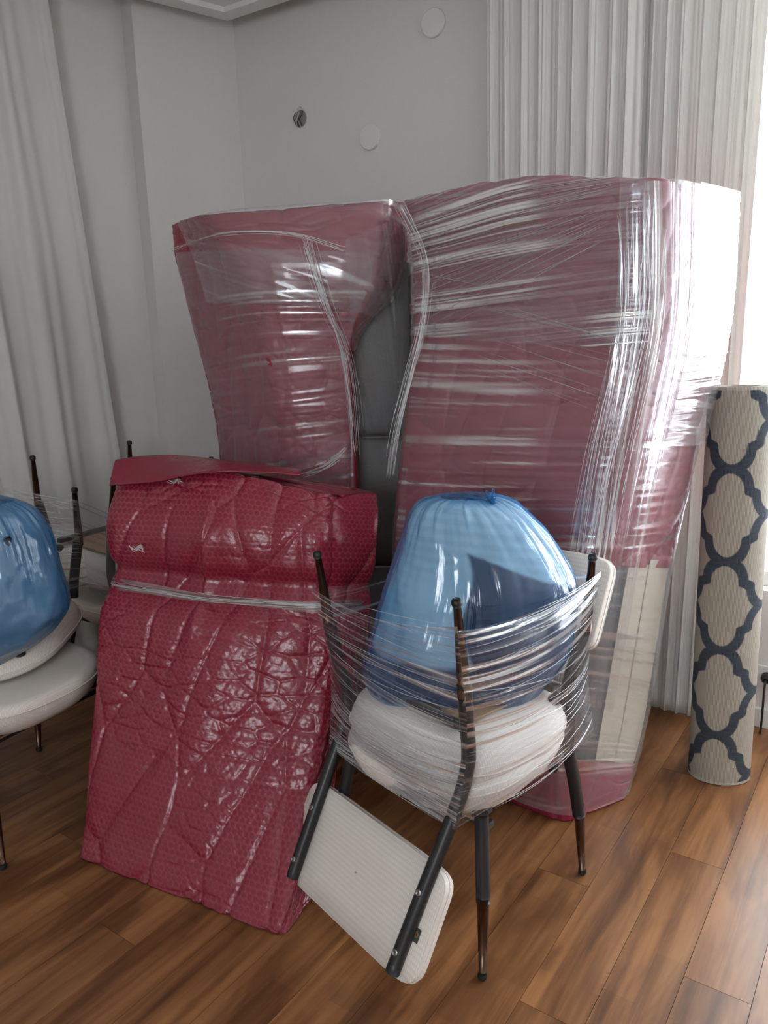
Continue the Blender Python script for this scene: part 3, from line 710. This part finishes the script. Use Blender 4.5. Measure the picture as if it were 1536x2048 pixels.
def parcel_disp(U, V):
    d = crumple(U, V, 35, .009)
    vt = V - .32
    pl = np.exp(-(vt / .22) ** 2)
    d += -.016 * np.exp(-(vt / .030) ** 2)                                            # waist under the tape
    d += .020 * pl * (1 - np.abs(2 * vnoise(U * 9 + .8 * vt, V * .8, 71) - 1)) ** 1.5 - .008 * pl
    d += .013 * (ridge(U * 4.2 + V * 1.2, V * 1.1, 75, 2) - .4) * smooth(.28, .5, V) * (1 - .6 * smooth(.8, 1.2, V))
    d -= .005 * ridge(U * 4 + 7, V * 15 + fbm(U * 5, V * 3, 3) * 1.3, 81, 1) * smooth(.25, .5, U)
    return d
shell('bubble_wrap', S3, parcel, M['wrap'], np.linspace(-.35, 5.65, 560, endpoint=False), vv(0, 5, 520), 0, parcel_disp, .17, True, bubble=.0185, cap=['top', 'bottom'])
# folded-over flap along the top edge
flapA = [Py(232, 922, 2.48), Py(330, 911, 2.50), Py(470, 925, 2.48), Py(610, 942, 2.45)]
flapB = [Py(220, 972, 2.41), Py(300, 966, 2.36), Py(440, 945, 2.33), Py(600, 952, 2.34)]
fa, fb = spline(flapA, 60), spline(flapB, 60); t = np.linspace(0, 1, 14)[:, None, None]
P = fa[None] * (1 - t) + fb[None] * t; P[..., 2] += .008 * np.sin(t[..., 0] * 3.1); P = P + gnormals(P) * (.006 * (fbm(np.linspace(0, 6, 60)[None] + t[..., 0], t[..., 0] * 3, 3) - .5))[..., None]
o = grid('folded_flap', P, M['wrap'], parcel, False, np.stack([np.repeat(np.linspace(0, .6, 60)[None], 14, 0), np.repeat(np.linspace(0, .1, 14)[:, None], 60, 1)], -1), np.zeros((14, 60, 3))); o.modifiers.new('t', 'SOLIDIFY').thickness = .004
# tape bands round the waist
def s3c(v, u0, u1, n, off):
    P = eval_cols(S3, np.linspace(u0, u1, n), np.array([v]), .17)[0]; N_ = np.gradient(P, axis=0); N_ = np.cross(N_, [0, 0, 1]); N_ /= np.linalg.norm(N_, axis=1, keepdims=True)
    c = P.mean(0)
    if ((P - np.array([-.45, 2.4, P[0][2]])) * N_).sum() < 0: N_ = -N_
    return P + N_ * off
for k, (dv, wd) in enumerate(((0, .009), (.06, .007), (.10, .006))):
    c = s3c(2.05 + dv, -.3, 2.75, 120, .004 + .002 * k); wob = .006 * np.sin(np.linspace(0, 9, 120) + k * 2)
    P = np.stack([c + np.array([0, 0, 1.]) * (wob[:, None] + wd), c + np.array([0, 0, 1.]) * wob[:, None] * .6, c + np.array([0, 0, 1.]) * (wob[:, None] - wd)])
    P[1] += (c - c.mean(0)) * .004
    grid('tape_band', P, M['film_dense'], parcel, False, np.stack([np.repeat(np.linspace(0, 1, 120)[None], 3, 0), np.repeat(np.linspace(0, .02, 3)[:, None], 120, 1)], -1), np.full((3, 120, 3), .35))
rope('film_strands', parcel, list(s3c(2.07, -.2, 2.7, 24, .008)), 14, .005, .0009, 22)

for k, (px, py, Y) in enumerate(((276, 1096, 2.295), (350, 962, 2.36))):
    rope('tape_scrap', parcel, [Py(px - 14, py - 3, Y), Py(px - 4, py + 3, Y - .004), Py(px + 4, py - 3, Y - .006), Py(px + 14, py + 3, Y)], 9, .004, .0008, 50 + k)
# ================================================================== CHAIRS
def squircle(n, a, b, e=3.2):
    t = np.linspace(0, 2 * math.pi, n, endpoint=False); c, s = np.cos(t), np.sin(t)
    return np.stack([a * np.sign(c) * np.abs(c) ** (2 / e), b * np.sign(s) * np.abs(s) ** (2 / e)], -1)
def chair(name, M4, label, group, tagged=False):
    o = bpy.data.objects.new(name, None); o.empty_display_size = .05; link(o); o.matrix_world = M4; bpy.context.view_layer.update()
    tag(o, label, 'chair', group)
    # seat: padded shell, rounded below
    ring = squircle(72, .262, .255, 2.9); prof = [(.02, .366), (.4, .365), (.70, .368), (.84, .382), (.93, .405), (.98, .432), (1, .456), (.995, .470), (.965, .481), (.9, .486), (.6, .484), (.3, .481), (.02, .480)]
    P = np.zeros((len(prof), 72, 3))
    for i, (s, z) in enumerate(prof): P[i, :, :2] = ring * s; P[i, :, 2] = z
    front = smooth(0, .23, -P[..., 1]); P[..., 2] -= .012 * front; P[..., 2] += .010 * (P[..., 0] / .23) ** 2
    seat = grid('seat', P, M['seatfab'], o, True, world=False)
    seam = np.concatenate([P[6], P[6][:1]]); seam[:, :2] *= 1.004
    MB().tube(seam, .0026, 6, False).build('piping', M['seatfab'], seat, True, world=False)
    # seat frame rails
    MB().box((0, 0, .3615), (.36, .34, .006)).build('seat_base', M['plywood'], o, world=False, bevel=.002)
    for y in (-.15, .17): MB().box((0, y, .352), (.43, .026, .018)).build('rail', M['black_steel'], o, world=False, bevel=.003)
    for s in (-1, 1):
        # rear leg runs on upwards as the back support
        pts = [(.2575 * s, .225, .20), (.250 * s, .209, .30), (.240 * s, .193, .385), (.235 * s, .192, .43), (.231 * s, .207, .49), (.226 * s, .243, .565), (.219 * s, .325, .712), (.212 * s, .412, .872)]
        leg = MB().tube(spline(pts, 36), .0175, 14).build('leg', M['black_steel'], o, True, world=False)
        MB().tube([(.2572 * s, .2235, .235), (.259 * s, .232, .15), (.2615 * s, .249, .012)], [.0150, .0135, .0085], 14).build('sleeve', M['bronze'], leg, True, world=False)
        MB().tube([(.2612 * s, .2495, .020), (.2613 * s, .2497, .013), (.2615 * s, .2499, .006), (.262 * s, .25, 0)], [.0085, .0118, .0118, .008], 14).build('foot_cap', M['rubber'], leg, True, world=False)
        pts = [(.242 * s, -.226, .20), (.222 * s, -.20, .33), (.212 * s, -.19, .405)]
        leg = MB().tube(spline(pts, 12), .0175, 14).build('leg', M['black_steel'], o, True, world=False)
        MB().tube([(.243 * s, -.228, .215), (.2455 * s, -.232, .15), (.2492 * s, -.239, .012)], [.0150, .0135, .0085], 14).build('sleeve', M['bronze'], leg, True, world=False)
        MB().tube([(.2492 * s, -.239, .020), (.2494 * s, -.2394, .013), (.2497 * s, -.2398, .006), (.25 * s, -.24, 0)], [.0085, .0118, .0118, .008], 14).build('foot_cap', M['rubber'], leg, True, world=False)
        MB().box((.212 * s * .93, -.165, .392), (.03, .05, .02)).build('bracket', M['black_steel'], o, world=False, bevel=.003)
    # backrest pad in front of the two supports
    p0 = np.array([0, .298, .664]); p1 = np.array([0, .412, .872]); up = (p1 - p0) / np.linalg.norm(p1 - p0); nr = np.array([0, up[2], -up[1]])   # nr points to the rear
    hx, hz, th = .276, .1325, .021; cen = (p0 + p1) / 2 - nr * (.0175 + th - .006) + np.array([-.010, 0, 0])
    ring = squircle(88, hx, hz, 9); P = []
    for s, d in ((.01, -th * 1.2), (.5, -th * 1.15), (.9, -th * .95), (.97, -th * .7), (1, -th * .2), (1.004, 0), (1, th * .3), (.975, th * .75), (.94, th * .95), (.5, th), (.01, th)):
        x = ring[:, 0] - np.sign(ring[:, 0]) * hx * (1 - s) * (.18 if s > .85 else 1) * 1.0 if s > .85 else ring[:, 0] * s
        zz_ = ring[:, 1] - np.sign(ring[:, 1]) * hz * (1 - s) * .36 if s > .85 else ring[:, 1] * s
        P.append(cen + x[:, None] * np.array([1, 0, 0]) + zz_[:, None] * up + d * nr)
    P = np.array(P); pad = grid('backrest', P, M['seatfab'], o, True, world=False)
    for rr_ in (5, 7):
        s_ = np.concatenate([P[rr_], P[rr_][:1]]); MB().tube(s_, .0022, 6, False).build('piping', M['seatfab'], pad, True, world=False)
    if tagged:
        tc_ = cen + np.array([.243, 0, 0]) + up * .02 + nr * (th * 1.0 + .002)
        tg = MB().box(tc_, (.020, .0025, .030), np.stack([np.array([1, 0, 0]), nr, up], 1)).build('fabric_tag', M['tag'], pad, world=False)
        em = MB(); em.tube([tc_ + nr * .0016 + .0062 * (math.cos(a_) * np.array([1, 0, 0]) + math.sin(a_) * up) - up * .002 for a_ in np.linspace(0, 6.2832, 19)], .0011, 5, False); em.tube([tc_ + nr * .0016 + .003 * (math.cos(a_) * np.array([1, 0, 0]) + math.sin(a_) * up) - up * .002 for a_ in np.linspace(.5, 5.2, 12)], .0009, 5, False)
        em.build('emblem', M['gold'], pad, True, world=False)
        tg['label'] = 'small dark woven tag with a gold emblem'
    for s in (-1, 1):
        for fz in (.2, .8):
            pp = p0 + (p1 - p0) * fz; xx = (.222 + (.212 - .222) * fz) * s
            MB().disc(np.array([xx, pp[1], pp[2]]) + nr * .0165, nr, .0068, .004, 16).build('bolt', M['zinc'], o, True, world=False)
    return o
def mat4(xa, ya, za, org):
    m = Matrix((xa, ya, za)).transposed().to_4x4(); m.translation = org; return m
def frame(rear, org, flip=False, tilt=None):
    r = Vector((rear[0], rear[1], 0)).normalized(); z = Vector((0, 0, -1 if flip else 1)); x = r.cross(z)
    m = mat4(x, r, z, org)
    if tilt: 
        m = Matrix.Translation(org) @ Matrix.Rotation(tilt[1], 4, Vector(tilt[0])) @ Matrix.Translation(-Vector(org)) @ m
    return m
G = 'stacked dining chairs'
low = chair('dining_chair', frame((.66, .75), (.178, 1.904, 0)), 'cream padded dining chair standing upright at the bottom of the stack in front', G)
upc = chair('dining_chair', frame((-.78, -.626), (.180, 1.910, .965), True), 'cream dining chair upside down in front, its backrest hanging towards the floor', G, True)
low2 = chair('dining_chair', frame((-.88, .474), (-1.25, 2.34, 0)), 'cream padded dining chair standing upright at the photo edge under an inverted one', G)
upc2 = chair('dining_chair', frame((-1, .02), (-1.335, 2.43, 1.0), True, ((1, 0, 0), math.radians(6))), 'upside down cream dining chair at the photo edge holding the cut off blue bag', G)
low3 = chair('dining_chair', frame((.5, .86), (-1.07, 3.22, 0)), 'cream dining chair standing upright far back behind the parcel, mostly hidden', G)
upc3 = chair('dining_chair', frame((.85, -.51), (-1.085, 3.19, 1.06), True, ((.51, .86, 0), math.radians(6))), 'upside down dining chair far back by the curtain, only thin legs showing', G)

# ---- blue bag
def bag(name, sil, Yc, label, knot, seed, contents, dscale=.72):
    """sil: list of (left px, right px, py) from the top down; Yc depth"""
    nu, nv = 200, 120
    L_ = np.array([Py(a, c, Yc) for a, b, c in sil]); R_ = np.array([Py(b, c, Yc) for a, b, c in sil])
    Lf, Rf = spline(L_, nv), spline(R_, nv)
    o = empty(name, tuple((Lf[-1] + Rf[-1]) / 2), label, 'bag')
    cen = (Lf + Rf) / 2; rad = np.linalg.norm(Rf - Lf, axis=1) / 2; rad = np.maximum(rad, .004)
    ax = np.array([1., 0, 0]); ay = np.array([0, 1., 0])
    th = np.linspace(0, 2 * math.pi, nu, endpoint=False)[None]; v = np.linspace(0, 1, nv)[:, None]
    rmax = rad.max(); ry = np.minimum(rad, rmax) * dscale
    pl = np.exp(-(v / .28) ** 2)
    r_ = 1 + (pl * .13 + .034 * np.exp(-(v / .6) ** 2)) * (ridge(th * 5.5, v * 1.2, seed, 2) - .5) + .05 * (fbm(np.cos(th) * 2 + 5, np.sin(th) * 2 + v * 4, seed + 2) - .5) * 2 * smooth(.0, .25, v) + .018 * (ridge(th * 4, v * 9, seed + 9, 2) - .5)
    P = cen[:, None, :] + (rad[:, None] * np.cos(th) * r_)[..., None] * ax + (ry[:, None] * np.sin(th) * r_)[..., None] * ay
    k_ = np.array(knot); cap = np.stack([k_ + (P[0] - k_) * f + np.array([0, 0, 1.]) * .006 * math.sin(f * math.pi) + (P[0] - k_) * (.16 * (ridge(th[0] * 5.5, th[0] * 0, seed, 2) - .4) * math.sin(f * 3.1) ** .6)[:, None] for f in (.02, .12, .3, .5, .7, .85, .95)])
    P = np.concatenate([cap, P]); nv += 7; v = np.linspace(0, 1, nv)[:, None]
    tilt = ((Rf - Lf)[:, 2] / (np.abs((Rf - Lf)[:, 0]) + 1e-3))[:, None]
    uv = np.stack([np.repeat(th / 6.283, nv, 0), np.repeat(v, nu, 1)], -1)
    grid('bag_skin', P, M['bag'], o, True, uv)
    # the clothes inside fill the bag just under the skin
    c3 = P.mean(1, keepdims=True); Q = c3 + (P - c3) * .965; Q[:9] = Q[9]; Q = Q[8:]; Q[..., 2] -= .004
    th_ = np.repeat(th, len(Q), 0); vq = np.repeat(np.linspace(0, 1, len(Q))[:, None], nu, 1)
    Q = Q + gnormals(Q, True) * (.010 * (ridge(th_ * 1.6, vq * 7, seed + 21, 2) - .4))[..., None]
    c = np.full(Q.shape, 0.) + contents(Q, th_, vq)
    grid('clothes', Q, M['clothes'], o, True, None, c)
    k = np.array(knot); mb = MB()
    for j in range(9):
        d = RNG.normal(0, 1, 3); d[2] = abs(d[2]) + .6; d /= np.linalg.norm(d)
        mb.tube([k - d * .01, k + d * .008, k + d * (.02 + .015 * RNG.random())], [.005, .006, .003], 6)
    mb.build('knot', M['bag'], o, True)
    return o, cen, rad, ry
def clothes_front(Q, th_, vq):
    pa, pb = Py(930, 1105, 1.80), Py(1150, 1185, 1.80)
    zl = pa[2] + (Q[..., 0] - pa[0]) / (pb[0] - pa[0]) * (pb[2] - pa[2]) + .012 * (fbm(Q[..., 0] * 14, Q[..., 2] * 14, 5) - .5)
    navy = smooth(-.004, .004, zl - Q[..., 2]) * smooth(pa[0] - .006, pa[0] + .006, Q[..., 0] + .015 * np.sin(Q[..., 2] * 25))
    low_ = Py(880, 1320, 1.80)[2]; navy = np.maximum(navy, smooth(-.01, .01, low_ - Q[..., 2] + .03 * (fbm(Q[..., 0] * 9, Q[..., 1] * 9, 6) - .5)))
    st = smooth(.35, .65, .5 + .5 * np.sin((Q[..., 2] * 1.0 + .25 * Q[..., 0] ** 2) * 260)) * smooth(.5, .6, vnoise(Q[..., 0] * 11 + 3, Q[..., 2] * 6, 8))
    pale = np.array([.80, .80, .79]) * (1 - .10 * st[..., None]) * (.85 + .3 * fbm(Q[..., 0] * 9, Q[..., 2] * 7, 9)[..., None])
    dk = np.array([.010, .022, .06]) * (.7 + .8 * fbm(Q[..., 0] * 30, Q[..., 2] * 30, 4)[..., None])
    return pale * (1 - navy[..., None]) + dk * navy[..., None]
bg1, bc, br, bry = bag('plastic_bag', [(880, 985, 990), (838, 1022, 1000), (818, 1055, 1024), (806, 1090, 1060), (794, 1120, 1103), (775, 1148, 1160), (755, 1152, 1225), (735, 1140, 1290), (728, 1105, 1345), (765, 1050, 1405), (840, 960, 1446)], 1.93,
    'knotted blue plastic bag full of clothes between the inverted chair legs in front', Py(985, 1004, 1.88), 3, clothes_front)
bg2, _, _, _ = bag('plastic_bag', [(-160, 20, 1003), (-190, 60, 1025), (-210, 88, 1065), (-220, 108, 1120), (-225, 125, 1180), (-220, 130, 1230), (-200, 95, 1275), (-150, 40, 1310), (-120, -20, 1335)], 2.28,
    'blue plastic bag wrapped in film, cut off by the photo edge', Py(-60, 1000, 2.28), 8, lambda Q, t, v: np.array([.30, .36, .42]) * (.8 + .5 * fbm(Q[..., 0] * 12, Q[..., 2] * 12, 3)[..., None]))

# ---- stretch film round the front chair stack
fw_ = empty('stretch_wrap', (.18, 1.9, .35), 'clear stretch film wound round the legs of the stacked chairs in front', 'stretch film')
def side_sheet(topA, midA, botA, topB, midB, botB, mat, parent, sagtop, disp, tintf, nu=70, nv=320, out=(0, 0, 0), name='film_sheet', wide=False):
    LA = spline([topA, midA, botA], nv); LB = spline([topB, midB, botB], nv)
    u = np.linspace(0, 1, nu)[None, :, None]; v = np.linspace(0, 1, nv)[:, None, None]
    P = LA[:, None] * (1 - u) + LB[:, None] * u
    b = 4 * u * (1 - u)
    P[..., 2] -= (sagtop * b * (1 - v) ** 2)[..., 0]
    P = P + np.array(out) * b * (np.sin(v * math.pi) ** .5 if wide else np.exp(-((v - .62) / .22) ** 2))
    U, V = metric_uv(P)
    P = P + gnormals(P) * disp(U, V)[..., None]
    return grid(name, P, mat, parent, False, np.stack([U, V], -1), np.repeat(tintf(U, V)[..., None], 3, -1)), LA, LB
upw = upc.matrix_world
def lw(x, y, z): return np.array(upw @ Vector((x, y, z)))
# world points on the inverted chair's tubes (local z is height above its feet); e pushes off the steel
e = .02; BOW = np.array([-.78, -.626, 0]) * .062
rrT, rrM, rrB = lw(.258 + e, .245 + e, .055), lw(.246 + e, .203 + e, .34), lw(.230 + e, .228 + e, .56)
rlT, rlM, rlB = lw(-.258 - e, .245 + e, .10), lw(-.246 - e, .203 + e, .34), lw(-.230 - e, .228 + e, .56)
frT, frM, frB = lw(.247 + e, -.235 - e, .045), lw(.232 + e, -.215 - e, .30), lw(.245 + e, -.235 - e, .50)
flT, flM, flB = lw(-.247 - e, -.235 - e, .10), lw(-.222 - e, -.20 - e, .30), lw(-.24 - e, -.23 - e, .50)
_, LA, LB = side_sheet(rlT, rlM, rlB, rrT, rrM, rrB, M['film_chair'], fw_, .035, fold(.1, 60, 1.5, .004, 91), streaks(.05, 130, 1.6, .5, .8, 191, 6.), out=BOW)
strands('film_strands', fw_, LA, LB, 50, .0005, .012, .03, 31, bow=BOW * .9)
strands('film_strands', fw_, LA[190:], LB[190:], 70, .0006, .0, .06, 32, bow=BOW, bc=.05, bwid=.5)
strands('film_strands', fw_, LA[280:], LB[280:], 34, .0008, .0, .25, 35)
film2 = M['film_chair']
_, LA, LB = side_sheet(rrT + [0, 0, -.01], rrM, rrB, frT, frM, frB, film2, fw_, .03, fold(-.1, 60, 1.5, .004, 93), streaks(-.06, 130, 1.6, .5, .8, 193, 6.), out=(.042, -.042, 0), wide=True)
strands('film_strands', fw_, LA, LB, 36, .0005, .01, .05, 33, bow=np.array([.042, -.042, 0]), bwid=.6)
side_sheet(frT, frM, frB, flT, flM, flB, M['film_chair'], fw_, .03, fold(.1, 50, 1.5, .004, 95), streaks(.05, 130, 1.6, .5, .8, 195, 6.))
side_sheet(flT, flM, flB, rlT, rlM, rlB, M['film_chair'], fw_, .03, fold(.1, 50, 1.5, .004, 97), streaks(.05, 130, 1.6, .5, .8, 197, 6.))
# ---- film round the chairs at the photo edge
fw2 = empty('stretch_wrap', (-1.3, 2.5, .5), 'clear stretch film wound round the chair stack at the photo edge', 'stretch film')
up2 = upc2.matrix_world
def lw2(x, y, z): return np.array(up2 @ Vector((x, y, z)))
pA, pAm, pAb = Py(152, 1000, 2.66), Py(165, 1090, 2.66), Py(178, 1180, 2.66)
pD, pDm, pDb = Py(5, 974, 2.75), Py(-5, 1080, 2.5), Py(-20, 1240, 2.35)
_, LA, LB = side_sheet(pD, pDm, pDb, pA, pAm, pAb, M['film_chair'], fw2, .0, fold(.1, 60, 1.5, .003, 98), streaks(.02, 110, 1.6, .5, .8, 198, 6.))
strands('film_strands', fw2, LA[:210], LB[:210], 40, .0006, .0, .05, 37)
side_sheet(pA, pAm, pAb, Py(300, 1060, 2.95), Py(300, 1140, 2.95), Py(300, 1240, 2.95), M['film'], fw2, 0, fold(.1, 40, 1.5, .003, 99), streaks(.02, 110, 1.6, .5, .8, 199, 6.))
fl_c = Py(95, 1400, 2.35); th = np.linspace(0, math.pi, 24)[None]; rr = np.linspace(.2, 1, 8)[:, None]
P = np.stack([fl_c[0] + .045 * rr * np.cos(th), fl_c[1] + .02 * rr * np.sin(th) + 0 * th, fl_c[2] - .055 * rr * np.sin(th)], -1)
grid('film_flap', P, M['film'], fw2, False, P[..., [0, 2]].copy(), np.full((8, 24, 3), .3))

# ================================================================== RUG ROLL
def rug_roll():
    base = Pz(1450, 1562, 0); top = Py(1501, 774, 2.40)
    o = empty('rug_roll', tuple(base), 'rolled rug with dark trellis pattern on beige standing on end by the sofa', 'rug')
    base = base + np.array([0, .055, 0]); axis = top + np.array([0, .06, 0]) - base; Ln = np.linalg.norm(axis); ax = axis / Ln
    ex = np.cross(ax, [0, 1, 0]); ex = -ex if ex[0] < 0 else ex; ex /= np.linalg.norm(ex); ey = np.cross(ax, ex); ey = -ey if ey[1] < 0 else ey
    turns = 3.6; R0, R1 = .099, .050
    # angle measured so that the outer half turn faces the camera; finer samples there
    th_out = np.linspace(0, 2 * math.pi, 300); th_in = np.linspace(2 * math.pi, turns * 2 * math.pi, 200)[1:]
    th = np.concatenate([th_out, th_in]); r = R0 + (R1 - R0) * th / th[-1]
    a = th + math.radians(35)
    nl = 620; s = np.linspace(0, 1, nl)
    ring = (ex[None] * (np.cos(a) * r * 1.0)[:, None] + ey[None] * (-np.sin(a) * r * .82)[:, None])
    P = base[None, None] + ring[None] + (ax * Ln)[None, None] * s[:, None, None]
    arc = np.concatenate([[0], np.cumsum(np.linalg.norm(np.diff(ring, axis=0), axis=1))])
    U = np.repeat(arc[None], nl, 0); V = np.repeat((1 - s)[:, None] * Ln, len(th), 1)
    # trellis lattice: node columns every W, rows every H2 (alternate)
    W_, H2 = .150, .150
    t_ = np.linspace(0, 1, 60)
    def curve(p):
        x = np.where(p < .46, .10 + .38 * np.sqrt(np.clip(1 - (1 - np.clip(p / .46, 0, 1)) ** 2, 0, 1)), 0)
        x2 = 1 - (.02 + .34 * np.sqrt(np.clip(1 - (1 - np.clip((1 - p) / .46, 0, 1)) ** 2, 0, 1)))
        return np.where(p < .46, x, np.where(p > .54, x2, .48 + (p - .46) / .08 * .16))
    cx = curve(t_) * W_; cy = t_ * H2
    U0 = U - .140 - W_; V0 = V - .104
    au = np.abs((U0 + W_) % (2 * W_) - W_); av = np.abs((V0 + H2) % (2 * H2) - H2)
    best = np.full(U.shape, 9., dtype=np.float32)
    for x, y in zip(np.concatenate([np.linspace(0, cx[0], 6), cx]), np.concatenate([np.zeros(6), cy])):
        best = np.minimum(best, np.maximum(np.abs(au - x), np.abs(av - y)) * .35 + np.hypot(au - x, av - y) * .65)
    dark = (1 - smooth(.0135, .0165, best + .0012 * (vnoise(U * 900, V * 120, 3) - .5)))[..., None]
    beige = np.array([.40, .365, .315]) * (1 + .10 * (fbm(U * 30, V * 8, 5) - .5)[..., None]); blue = np.array([.045, .058, .082]) * (1 + .5 * (vnoise(U * 60, V * 400, 7) - .5)[..., None])
    edge = smooth(.984, .987, np.abs(2 * s - 1))[:, None, None]
    col = (beige * (1 - dark) + blue * dark) * (1 - edge) + np.array([.50, .48, .42]) * edge
    inner = (th > 2 * math.pi)[None, :, None]; col = np.where(inner, np.array([.36, .33, .27]), col)
    r_ = grid('rug', P, M['rug'], o, False, np.stack([U, V], -1), col)
    m = r_.modifiers.new('t', 'SOLIDIFY'); m.thickness = .008; m.offset = -1
    return o
rug_roll()
print('planks', nplank, 'tris', sum(len(o.data.polygons) * 2 for o in bpy.data.objects if o.type == 'MESH'))
